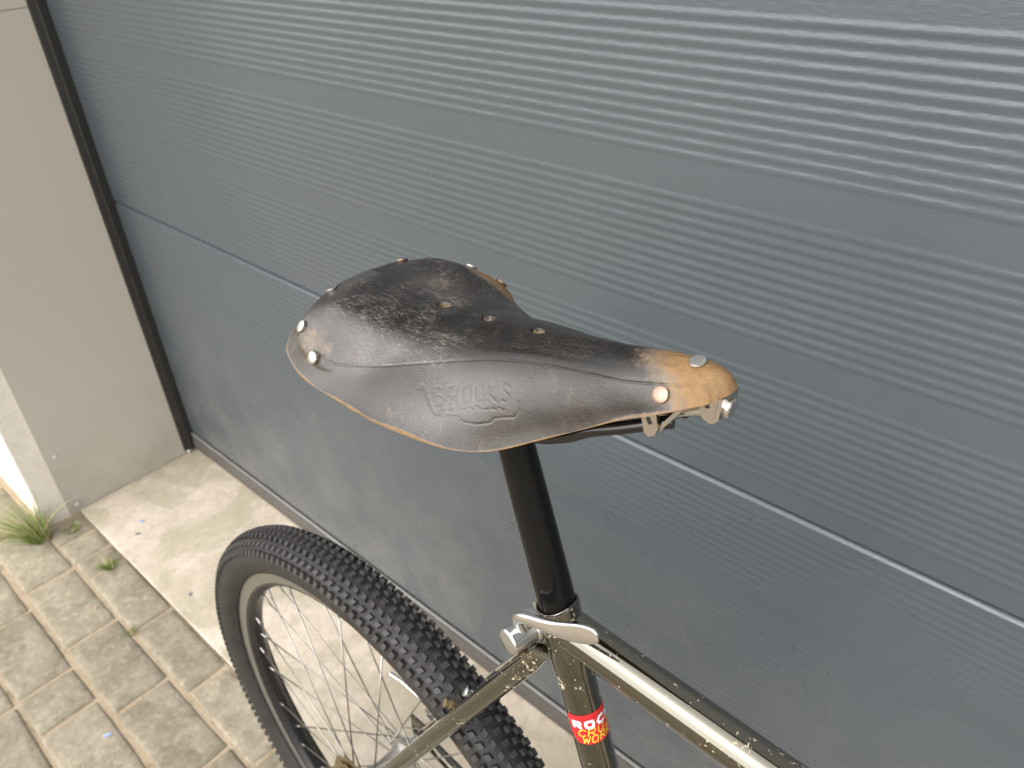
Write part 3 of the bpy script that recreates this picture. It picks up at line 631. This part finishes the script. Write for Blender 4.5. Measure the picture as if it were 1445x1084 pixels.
# --- wheels
def make_wheel(hub_u, drive):
    w = link_obj('rear_wheel' if drive else 'front_wheel', None, bike); w.location = B(hub_u, 0, 0); w.empty_display_size = 0.05
    ax = (0, 1, 0); RT, rc = 0.3065, 0.0262
    # tyre casing
    bm = bmesh.new(); prof = []; mats = []
    for k in range(25):
        b = math.radians(-142 + 284 * k / 24); prof.append((RT + rc * math.cos(b), rc * math.sin(b)))
    prof = [(0.2850, -0.0105)] + prof + [(0.2850, 0.0105)]
    mats = [1 if (i < 7 or i > 18) else 0 for i in range(len(prof))]
    bm_lathe(bm, prof, (0, 0, 0), ax, 200, mats, closed=True); finish(bm, 'tyre', [M['tyre'], M['side']], w)
    # tread blocks: seven staggered rows
    x, y, d = frame_axes(ax); bm = bmesh.new(); NB = 172
    rowsT = [(-62, 0.0, .0066, .0064, .0036, 0), (-41, 0.5, .0066, .0052, .0032, .35), (-21, 0.0, .0070, .0050, .0030, -.35), (0, 0.5, .0066, .0056, .0028, 0), (21, 0.0, .0070, .0050, .0030, .35), (41, 0.5, .0066, .0052, .0032, -.35), (62, 0.0, .0066, .0064, .0036, 0)]
    for deg, ph, lg, wd, hh, sk in rowsT:
        b = math.radians(deg)
        for k in range(NB):
            a0 = 2 * PI * (k + ph) / NB; var = 1 + 0.06 * math.sin(k * 12.9898 + deg)
            vs = []
            for lv, (sc, rr) in enumerate(((1.08, rc - 0.0006), (0.84, rc + hh * 1.15 * var))):
                for sa, sb in ((-1, -1), (1, -1), (1, 1), (-1, 1)):
                    bb = b + sb * wd * sc / 2 / rc; aa = a0 + (sa * lg * sc / 2 + sk * sb * wd / 2 + (0.0007 if deg == 0 and sb > 0 else 0)) / (RT + rc)
                    R = RT + rr * math.cos(bb); vs.append(bm.verts.new(d * (rr * math.sin(bb)) + (x * math.cos(aa) + y * math.sin(aa)) * R))
            bm.faces.new(vs[4:8])
            for q in range(4): bm.faces.new((vs[q], vs[(q + 1) % 4], vs[4 + (q + 1) % 4], vs[4 + q]))
    t = finish(bm, 'tread', M['knob'], w, smooth=False); t['kind'] = 'stuff'
    # rim: silver brake tracks, black bed
    bm = bmesh.new()
    pr = [(0.2862, 0.0095), (0.2868, 0.0122), (0.2855, 0.0130), (0.2705, 0.0122), (0.2665, 0.0108), (0.2610, 0.0050), (0.2600, 0.0), (0.2610, -0.0050), (0.2665, -0.0108), (0.2705, -0.0122), (0.2855, -0.0130), (0.2868, -0.0122), (0.2862, -0.0095), (0.276, -0.0085), (0.276, 0.0085)]
    ms = [0, 0, 0, 1, 1, 1, 1, 1, 1, 0, 0, 0, 1, 1, 1]
    bm_lathe(bm, pr, (0, 0, 0), ax, 180, ms, closed=True); finish(bm, 'rim', [M['rimside'], M['rimbed']], w, sharp=25)
    # hub
    bm = bmesh.new()
    bm_lathe(bm, [(0.005, -0.062), (0.005, -0.045), (0.012, -0.043), (0.014, -0.034), (0.0225, -0.0325), (0.0228, -0.0290), (0.0140, -0.0270), (0.0115, -0.018), (0.0115, 0.018), (0.0140, 0.0270), (0.0228, 0.0290), (0.0225, 0.0325), (0.014, 0.034), (0.012, 0.043), (0.005, 0.045), (0.005, 0.062)], (0, 0, 0), ax, 40)
    finish(bm, 'hub', M['hub'], w)
    if drive:
        bm = bmesh.new()
        for i, r in enumerate((0.046, 0.042, 0.037, 0.032, 0.027)):
            cy = -0.0360 - i * 0.0052; T = int(r * 2 * PI / 0.0127); n = T * 6; ringA, ringB = [], []
            for k in range(n):
                a = 2 * PI * k / n; rr = r + (0.0022 if (k % 6) in (1, 2) else -0.0018 if (k % 6) in (4, 5) else 0)
                for off, ring in ((0.0011, ringA), (-0.0011, ringB)): ring.append(bm.verts.new((math.cos(a) * rr, cy + off, math.sin(a) * rr)))
            bm.faces.new(ringA); bm.faces.new(ringB)
            for k in range(n): bm.faces.new((ringA[k], ringA[(k + 1) % n], ringB[(k + 1) % n], ringB[k]))
        finish(bm, 'sprockets', M['brass'], w, smooth=False)
    # spokes, three-cross, nipple on the end of each
    def spoke_mesh(side, lead):
        bm = bmesh.new(); fa = 0.0; ra = lead * math.radians(62)
        f = Vector((math.cos(fa) * 0.0205, side * (0.0325 if lead > 0 else 0.0292), math.sin(fa) * 0.0205)); e = Vector((math.cos(ra) * 0.2625, side * 0.0022, math.sin(ra) * 0.2625))
        dr = (e - f).normalized()
        bm_tube(bm, [f + Vector((0, -side * 0.003, 0)), f, f.lerp(e, 0.5), e - dr * 0.011], [0.001, 0.001, 0.0009, 0.001], 8, mat=0)
        bm_tube(bm, [e - dr * 0.0125, e - dr * 0.011, e, e + dr * 0.0015], [0.0012, 0.0015, 0.0017, 0.0020], 8, mat=0)
        bmesh.ops.recalc_face_normals(bm, faces=bm.faces); me = bpy.data.meshes.new('spoke'); bm.to_mesh(me); bm.free(); me.materials.append(M['spoke'])
        for p in me.polygons: p.use_smooth = True
        return me
    for side in (1, -1):
        for lead in (1, -1):
            me = spoke_mesh(side, lead)
            for k in range(9):
                o = bpy.data.objects.new('spoke', me); COL.objects.link(o); o.parent = w
                o.rotation_euler = (0, 2 * PI * k / 9 + (0 if side > 0 else PI / 18) + (0 if lead > 0 else PI / 9) + 0.20, 0)
    return w
make_wheel(0.0, True); make_wheel(1.020, False)

# --- saddle leather: ribs run from the spine over the shoulder crease down to the cut edge
Ek = [(.3728, 0, .6995), (.3722, .004, .6985), (.3680, .0102, .6960), (.3637, .0147, .6941), (.3445, .020, .6835), (.3254, .022, .6731), (.3016, .026, .6578), (.2788, .0345, .6447), (.2558, .045, .6327), (.2390, .057, .631),
      (.2214, .068, .6348), (.1865, .0800, .6430), (.1520, .0800, .6425), (.1180, .0770, .6412), (.0968, .072, .6434), (.0850, .0665, .6497), (.0800, .052, .658), (.0785, .030, .667), (.079, 0, .671)]
Ck = [(.3690, 0, .7045), (.3680, .0035, .7042), (.3640, .0075, .7032), (.3570, .0110, .7010), (.3340, .0142, .6945), (.3194, .0152, .6905), (.3065, .0164, .6888), (.2788, .0195, .6855), (.2568, .0235, .6826), (.2365, .028, .6784),
      (.2133, .034, .6715), (.1800, .0495, .6632), (.1594, .0610, .6600), (.1397, .0680, .6572), (.1217, .0680, .6588), (.1040, .0640, .6625), (.0955, .052, .6725), (.0925, .030, .6805), (.0925, 0, .6840)]
Su = [.352, .351, .349, .345, .333, .318, .300, .275, .255, .236, .215, .185, .165, .150, .142, .137, .134, .132, .131]
def spine_v(u):
    return np.interp(u, [.12, .145, .171, .19, .2105, .23, .25, .27, .29, .31, .335, .352, .36], [.6855, .6835, .6823, .6838, .686, .6882, .6908, .6942, .6983, .7016, .7052, .7079, .7082])
NT, NS = 520, 170
Ekf, Ckf = list(Ek), list(Ck)
Ekf[11:14] = [(.1842, .0785, .6412), (.1498, .0785, .6409), (.1158, .0755, .6399)]
Ckf[11:17] = [(.1833, .0525, .6657), (.1673, .0665, .6655), (.1499, .0735, .6645), (.1290, .0725, .6645), (.1060, .0660, .6655), (.0960, .052, .6735)]
E_ = catmull(Ek, NT); C_ = catmull(Ck, NT); Sx = catmull([(s, 0, 0) for s in Su], NT)[:, 0]
E_[0, 1] = E_[-1, 1] = C_[0, 1] = C_[-1, 1] = 0
S_ = np.stack([Sx, np.zeros(NT), spine_v(Sx)], 1)
def rib_curve(S, C, E):
    e = np.linalg.norm(E - C, axis=1)[:, None]
    uu = S[:, 0]
    g1 = np.interp(uu, [.145, .185, .30, .335], [-.02, .16, .16, .05]); g2 = np.interp(uu, [.145, .185, .30, .335], [.05, .50, .48, .28])
    M1 = S + (C - S) * 0.34; M2 = S + (C - S) * 0.70
    M1[:, 2] = S[:, 2] + (C[:, 2] - S[:, 2]) * g1; M2[:, 2] = S[:, 2] + (C[:, 2] - S[:, 2]) * g2
    out = np.stack([np.zeros(len(S)), np.ones(len(S)), np.zeros(len(S))], 1)
    rad = (C - S); rad[:, 2] = 0; rad /= np.linalg.norm(rad, axis=1)[:, None] + 1e-9
    F = C * 0.52 + E * 0.48 + (rad * 0.6 + out * 0.4) * e * np.interp(uu, [.12, .19, .26], [-.015, .02, .05])[:, None]
    F2 = C * 0.15 + E * 0.85 + rad * e * np.interp(uu, [.12, .19, .26], [-.012, 0.0, .010])[:, None]
    keys = np.stack([S, M1, M2, C, F, F2, E], 1)               # NT x 7 x 3
    res = np.zeros((len(S), NS, 3))
    ts = np.linspace(0, 6 - 1e-9, 1500)
    for i in range(len(S)):
        P = keys[i].copy(); m = P[1] * np.array([1, -1, 1]) if True else P[1]
        Q = np.vstack([[2 * P[0] - P[1]], P, [2 * P[-1] - P[-2]]]); k = ts.astype(int); f = (ts - k)[:, None]
        a, b, c, dd = Q[k], Q[k + 1], Q[k + 2], Q[k + 3]
        cur = 0.5 * (2 * b + (c - a) * f + (2 * a - 5 * b + 4 * c - dd) * f ** 2 + (3 * b - a - 3 * c + dd) * f ** 3)
        s = np.r_[0, np.cumsum(np.linalg.norm(np.diff(cur, axis=0), axis=1))]; tt = np.linspace(0, s[-1], NS)
        res[i] = np.stack([np.interp(tt, s, cur[:, q]) for q in range(3)], 1)
    return res
half_ = rib_curve(S_, C_, E_)
# soften kinks between ribs
for _ in range(6):
    half_[1:-1] = 0.5 * half_[1:-1] + 0.25 * (half_[:-2] + half_[2:])
Ef, Cf = catmull(Ekf, NT), catmull(Ckf, NT); Ef[0, 1] = Ef[-1, 1] = Cf[0, 1] = Cf[-1, 1] = 0
far_ = rib_curve(S_, Cf, Ef)
for _ in range(6):
    far_[1:-1] = 0.5 * far_[1:-1] + 0.25 * (far_[:-2] + far_[2:])
far_ = far_[::-1][1:-1].copy(); far_[:, :, 1] *= -1
G = np.concatenate([half_, far_], 0)                            # closed loop around the saddle, NTT x NS x 3
NTT = G.shape[0]
for _ in range(4): G[:, 1:-1] = 0.5 * G[:, 1:-1] + 0.25 * (G[:, :-2] + G[:, 2:])
def normals(G):
    dt = np.roll(G, -1, 0) - np.roll(G, 1, 0); ds = np.gradient(G, axis=1); n = np.cross(dt, ds)
    n /= np.linalg.norm(n, axis=2)[:, :, None] + 1e-12
    if n[NT // 2, NS // 3, 2] < 0: n = -n
    return n
Nn = normals(G)
Nn[:, 0] = [0, 0, 1]; Nn[:, 1] = Nn[:, 1] * 0.5 + np.array([0, 0, .5])
# a little hand-made unevenness
un = np.array([[noise.noise(Vector((p[0] * 38, p[1] * 38, p[2] * 38))) for p in row[::4]] for row in G[::4]])
uni = np.repeat(np.repeat(un, 4, 0), 4, 1)[:NTT, :NS]
for _ in range(8): uni = (uni + np.roll(uni, 1, 0) + np.roll(uni, -1, 0) + np.roll(uni, 1, 1) + np.roll(uni, -1, 1)) / 5
edge_fade = np.clip((np.arange(NS) / 20.0), 0, 1)[None, :]
disp = uni * 0.0009 * edge_fade
# crease line down the near flank (a fine fold)
def seg_dist(P, a, b):
    a, b = np.array(a), np.array(b); ab = b - a; t = np.clip(((P - a) @ ab) / (ab @ ab), 0, 1); return np.linalg.norm(P - (a + t[..., None] * ab), axis=-1)
cre = C_[60:420]
Gn = G[:NT]
dmin = np.full(Gn.shape[:2], 1.0)
for a, b in zip(cre[::12], cre[12::12]): dmin = np.minimum(dmin, seg_dist(Gn, a, b))
disp[:NT] -= 0.00045 * np.exp(-(dmin / 0.0006) ** 2)
# pressed maker's stamp on the near flank: letters and cartouche laid out in flank coordinates (u, distance below crease)
def flank(u, h): return (u, h)
sC = np.argmin(np.linalg.norm(Gn - C_[:, None, :], axis=2), axis=1)
arcS = np.concatenate([np.zeros((NT, 1)), np.cumsum(np.linalg.norm(np.diff(Gn, axis=1), axis=2), axis=1)], 1)
BD = arcS - arcS[np.arange(NT), sC][:, None]                   # distance below the crease along a rib
AC = np.r_[0, np.cumsum(np.linalg.norm(np.diff(C_, axis=0), axis=1))][:, None].repeat(NS, 1)
FP = np.stack([AC, BD], -1)
dst = np.full(AC.shape, 1.0)
def stamp(line):
    global dst
    for a, b in zip(line, line[1:]):
        dst = np.minimum(dst, seg_dist(FP, a, b))
STAMP_ON = True
def lay(txt, x, y, lw, lh, gap, slope):                         # x to the right, y down, in metres on the flank
    out = []
    for ch in txt:
        for s in GL[ch]: out.append([(x + px * lw, y + (1 - py) * lh + slope * (x + px * lw)) for px, py in s])
        x += lw + gap
    return out
def on_flank(ln):
    return [(0.1722 - x - 0.40 * y, 0.0169 + y - 0.032 * x) for x, y in ln]
for ln in lay('BROOKS', 0.0, 0.0, 0.0064, 0.0110, 0.0025, -0.03): stamp(on_flank(ln))
cart = [(-.0078, -.0026), (-.0070, -.0013), (-.0015, .0141), (-.0005, .0163), (.0056, .0178), (.0146, .0185), (.0179, .0216), (.0268, .0233), (.0357, .0220), (.0385, .0191), (.0508, .0176), (.0545, .0128), (.0545, .0079)]
stamp(on_flank(cart)); stamp(on_flank([(-.0078, -.0026), (-.0105, .0010)]))
for k in range(9): stamp(on_flank([(.004 + k * .0048, .0142 - .0008 * (k % 3)), (.0065 + k * .0048, .0142)]))
flk = (BD > 0.006)
press = np.exp(-(dst / 0.00055) ** 2) * 0.00034 * flk
fadeS = 0.55 + 0.45 * (uni[:NT] > -0.1)
disp[:NT] -= press * fadeS
inner_part = None
# ventilation holes on the centreline
HOL = [(0.1712, 0.0), (0.2105, 0.0), (0.2498, 0.0)]
hole_r = np.full((NTT, NS), 9.0)
topmask = (np.arange(NS)[None, :] < NS * 0.55)
for hu, hn in HOL:
    r = np.sqrt(((G[:, :, 0] - hu) / 0.0046) ** 2 + ((G[:, :, 1] - hn) / 0.0036) ** 2); hole_r = np.minimum(hole_r, np.where(topmask, r, 9))
disp -= 0.0040 * np.clip((1.06 - hole_r) / 0.20, 0, 1) * (hole_r < 1.06) + 0.0006 * np.exp(-((hole_r - 1) / 0.7) ** 2)
GO = G + Nn * disp[:, :, None]
THK = 0.0044
GI = G - Nn * THK
# wear masks, plus a sheen painted on the near flank
u_, n_, v_ = G[:, :, 0], G[:, :, 1], G[:, :, 2]; sfr = np.linspace(0, 1, NS)[None, :].repeat(NTT, 0)
sm = lambda x, a, b: np.clip((x - a) / (b - a), 0, 1) ** 2 * (3 - 2 * np.clip((x - a) / (b - a), 0, 1))
tan_ = sm(u_ + uni * 0.014 + (v_ - 0.70) * 1.8, 0.300, 0.368)
tan_ = np.maximum(tan_, 0.62 * np.exp(-(((u_ - 0.131) / 0.011) ** 2 + ((n_ - 0.070) / 0.009) ** 2 + ((v_ - 0.667) / 0.010) ** 2)))
tan_ = np.maximum(tan_, 0.95 * np.exp(-(((n_ + 0.060) / 0.012) ** 2 + ((u_ - 0.158) / 0.030) ** 2)) * sm(v_, 0.650, 0.662))
tan_ = np.maximum(tan_, np.clip(0.66 + 0.9 * uni, 0.45, 0.72) * np.exp(-(((u_ - 0.112) / 0.020) ** 2 + ((n_ - 0.066) / 0.014) ** 2 + ((v_ - 0.664) / 0.014) ** 2)))
tan_ = np.maximum(tan_, np.clip(0.30 + 0.8 * uni, 0.0, 0.36) * np.exp(-(((u_ - 0.150) / 0.030) ** 2 + ((n_ + 0.016) / 0.013) ** 2)) * (sfr < 0.5))
tan_ = np.maximum(tan_, sm(sfr + uni * 0.03, 0.976, 1.002) * 0.85)
tan_ = np.maximum(tan_, 0.62 * sm(sfr, 0.90, 1.0) * sm(u_, 0.30, 0.33))
tan_ = np.maximum(tan_, 0.60 * (hole_r < 1.0))
grey_ = 0.04 + 0.66 * sm(sfr, 0.30, 0.55) * (n_ > -0.002)  # near flank's sky sheen put into the colour as grey
grey_ = np.maximum(grey_, 0.85 * np.exp(-(((u_ - 0.110) / 0.020) ** 2 + ((n_ - 0.060) / 0.016) ** 2)))
grey_ = np.maximum(grey_, 0.75 * np.exp(-(((u_ - 0.150) / 0.028) ** 2 + ((n_ + 0.015) / 0.014) ** 2)))
grey_ *= 1 - 0.75 * np.exp(-(((u_ - 0.325) / 0.022) ** 2 + ((v_ - 0.680) / 0.008) ** 2)) * (n_ > 0)
grey_ *= 1 - 0.5 * np.exp(-(((u_ - 0.285) / 0.02) ** 2 + ((v_ - 0.665) / 0.012) ** 2)) * (n_ > 0)
craz_ = sm(0.275 - u_, 0.0, 0.09) * (1 - sm(sfr, 0.46, 0.60)) * (1 - 0.6 * sm(u_, 0.0, 0.10) * (sfr > 0.9))
craz_ *= np.clip(0.22 + 1.15 * np.exp(-(((n_ - 0.036) / 0.024) ** 2 + ((u_ - 0.165) / 0.075) ** 2)) + 0.35 * np.exp(-(((n_ + 0.012) / 0.02) ** 2 + ((u_ - 0.160) / 0.03) ** 2)) + 2.0 * uni, 0.05, 1)
verts = np.concatenate([GO.reshape(-1, 3), GI.reshape(-1, 3)], 0)
toL = lambda A: np.stack([A[:, 0], -A[:, 1], A[:, 2] + RR], 1)
idx = np.arange(NTT * NS).reshape(NTT, NS); i1 = np.roll(idx, -1, 0)
quads = np.stack([idx[:, :-1], i1[:, :-1], i1[:, 1:], idx[:, 1:]], -1).reshape(-1, 4)
hq = (hole_r[:, :-1] < 0.72).reshape(-1); quads = quads[~hq]
inn = quads[:, ::-1] + NTT * NS
rimq = np.stack([idx[:, -1], i1[:, -1], i1[:, -1] + NTT * NS, idx[:, -1] + NTT * NS], -1)
fc = np.concatenate([quads, inn, rimq], 0); midx = np.r_[np.zeros(len(quads)), np.ones(len(inn) + len(rimq))].astype(np.int32)
me = bpy.data.meshes.new('saddle'); me.from_pydata(toL(verts).tolist(), [], fc.tolist()); me.update()
me.polygons.foreach_set('material_index', midx); me.polygons.foreach_set('use_smooth', np.ones(len(fc), bool))
ca = me.color_attributes.new('wear_sheen', 'FLOAT_COLOR', 'POINT')
wc = np.stack([tan_, grey_, craz_, np.ones_like(tan_)], -1).reshape(-1, 4); wc = np.concatenate([wc, np.tile([0.9, 0.2, 0, 1], (NTT * NS, 1))], 0)
ca.data.foreach_set('color', wc.astype(np.float32).ravel())
me.set_sharp_from_angle(angle=math.radians(60))
saddle = link_obj('saddle', me, bike, [M['leather'], M['edge']])
Lo = toL(GO.reshape(-1, 3)); Nl = Nn.reshape(-1, 3) * np.array([1, -1, 1]); Gf = G.reshape(-1, 3)
def on_leather(u, n, v):
    i = np.argmin(((Gf - np.array([u, n, v])) ** 2).sum(1)); return Vector(Lo[i]), Vector(Nl[i])
def rivet(u, n, v, r, mat, proud=0.0016):
    p, nr = on_leather(u, n, v)
    bm = bmesh.new(); bm_lathe(bm, [(r * 0.9, -0.004), (r * 0.93, proud * 0.2), (r, proud * 0.45), (r * 0.97, proud * 0.85), (r * 0.80, proud * 1.06), (r * 0.4, proud * 1.2), (0, proud * 1.24)], p, nr, 32)
    o = finish(bm, 'rivet', mat, saddle, sharp=50)
    return o
rivet(.1225, .0720, .6570, 0.0046, M['rivet'], 0.0026); rivet(.0975, .0605, .6660, 0.0044, M['rivet']); rivet(.0938, .0310, .6830, 0.0044, M['rivet'])
rivet(.0950, -.0310, .6815, 0.0044, M['copper']); rivet(.1369, -.0600, .6800, 0.0044, M['rivet']); rivet(.1568, -.0700, .6690, 0.0046, M['copper'])
rivet(.3516, .0006, .7079, 0.0044, M['rivet'], 0.0011); rivet(.3426, .0178, .6935, 0.0046, M['copper'], 0.0020); rivet(.3426, -.0178, .6935, 0.0046, M['copper'])
# metal plate under the rear edge
def cantle(bm):
    a = GI[400:NTT - 398 + 0, NS - 26:NS - 4:7].copy() - Nn[400:NTT - 398, NS - 26:NS - 4:7] * 0.0012
    vs = [[bm.verts.new((p[0], -p[1], p[2] + RR)) for p in row] for row in a[::6]]
    for r0, r1 in zip(vs, vs[1:]):
        for k in range(len(r0) - 1): bm.faces.new((r0[k], r1[k], r1[k + 1], r0[k + 1]))
part('cantle_plate', M['clip'], cantle, saddle)
for s in (1, -1):
    part('rail', M['rail'], lambda bm, s=s: bm_tube(bm, [B(*p) for p in catmull([(.100, .052 * s, .655), (.118, .045 * s, .642), (.150, .030 * s, .628), (.20, .024 * s, .628), (.255, .0230 * s, .632), (.285, .0215 * s, .6430), (.303, .0195 * s, .6545), (.320, .0155 * s, .6620), (.334, .0105 * s, .6680), (.345, .006 * s, .672)], 60)], 0.0037, 16), saddle)
part('seat_clamp', M['dark'], lambda bm: (bm_box(bm, ST(0.655) + Vector((0.004, 0, 0)), (0.040, 0.058, 0.018), Matrix.Rotation(-0.1, 3, 'Y'), 0.004), bm_tube(bm, [ST(0.655) + Vector((0, -0.036, 0)), ST(0.655) + Vector((0, 0.036, 0))], 0.006, 14)), saddle)
def plate(bm, pts, w, t):
    """bent strip: centre line pts in (u, v), width w across n, thickness t"""
    P = [Vector((p[0], p[1])) for p in pts]; rows = []
    for i, p in enumerate(P):
        d = (P[min(i + 1, len(P) - 1)] - P[max(i - 1, 0)]).normalized(); q = Vector((-d.y, d.x)) * t / 2; ww = w[i] if isinstance(w, (list, tuple)) else w
        rows.append([bm.verts.new(B(c.x, s * ww / 2, c.y)) for c, s in ((p + q, -1), (p + q, 1), (p - q, 1), (p - q, -1))])
    for a, b in zip(rows, rows[1:]):
        for k in range(4): bm.faces.new((a[k], a[(k + 1) % 4], b[(k + 1) % 4], b[k]))
    bm.faces.new(rows[0]); bm.faces.new(rows[-1])
def shackle(bm):      # rear bracket that holds the rail ends: cheek plates joined by a sloping front
    for s in (1, -1):
        c = [(.3300, .6790), (.3335, .6655), (.3365, .6635), (.3402, .6660), (.3415, .6705), (.3395, .6810)]
        f = [bm.verts.new(B(u, s * 0.0150, v)) for u, v in c]; b = [bm.verts.new(B(u, s * 0.0125, v)) for u, v in c]
        bm.faces.new(f); bm.faces.new(b)
        for k in range(len(c)): bm.faces.new((f[k], f[(k + 1) % len(c)], b[(k + 1) % len(c)], b[k]))
    plate(bm, [(.3410, .6675), (.3425, .6715), (.3500, .6830), (.3530, .6920)], [0.025, 0.026, 0.022, 0.018], 0.0022)
part('nose_shackle', M['clip'], shackle, saddle)
def nose_clip(bm):
    for s in (1, -1):
        c = [(.3575, .7000), (.3605, .6845), (.3625, .6825), (.3655, .6820), (.3680, .6838), (.3690, .6975)]
        f = [bm.verts.new(B(u, s * 0.0085, v)) for u, v in c]; b = [bm.verts.new(B(u, s * 0.0062, v)) for u, v in c]
        bm.faces.new(f); bm.faces.new(b)
        for k in range(len(c)): bm.faces.new((f[k], f[(k + 1) % len(c)], b[(k + 1) % len(c)], b[k]))
    plate(bm, [(.3645, .6822), (.3672, .6828), (.3692, .6852), (.3700, .6970)], 0.0165, 0.0022)
nc = part('nose_clip', M['clip'], nose_clip, saddle)
part('tension_bolt', M['rivet'], lambda bm: (bm_lathe(bm, [(0.0056, 0), (0.0056, 0.0022), (0.0048, 0.0030), (0, 0.0031)], B(.3706, 0.0005, .6895), (1, 0, -0.06), 26), bm_tube(bm, [B(.330, 0, .668), B(.368, 0, .687)], 0.003, 12)), saddle)

for c, u, v in ((0.0086, .3632, .6915), (0.0151, .3362, .6735)):
    part('clip_slot', M['dark'], lambda bm, c=c, u=u, v=v: bm_box(bm, B(u, c, v), (0.0022, 0.0008, 0.0040), Matrix.Rotation(-0.5, 3, 'Y'), 0.0003), saddle)
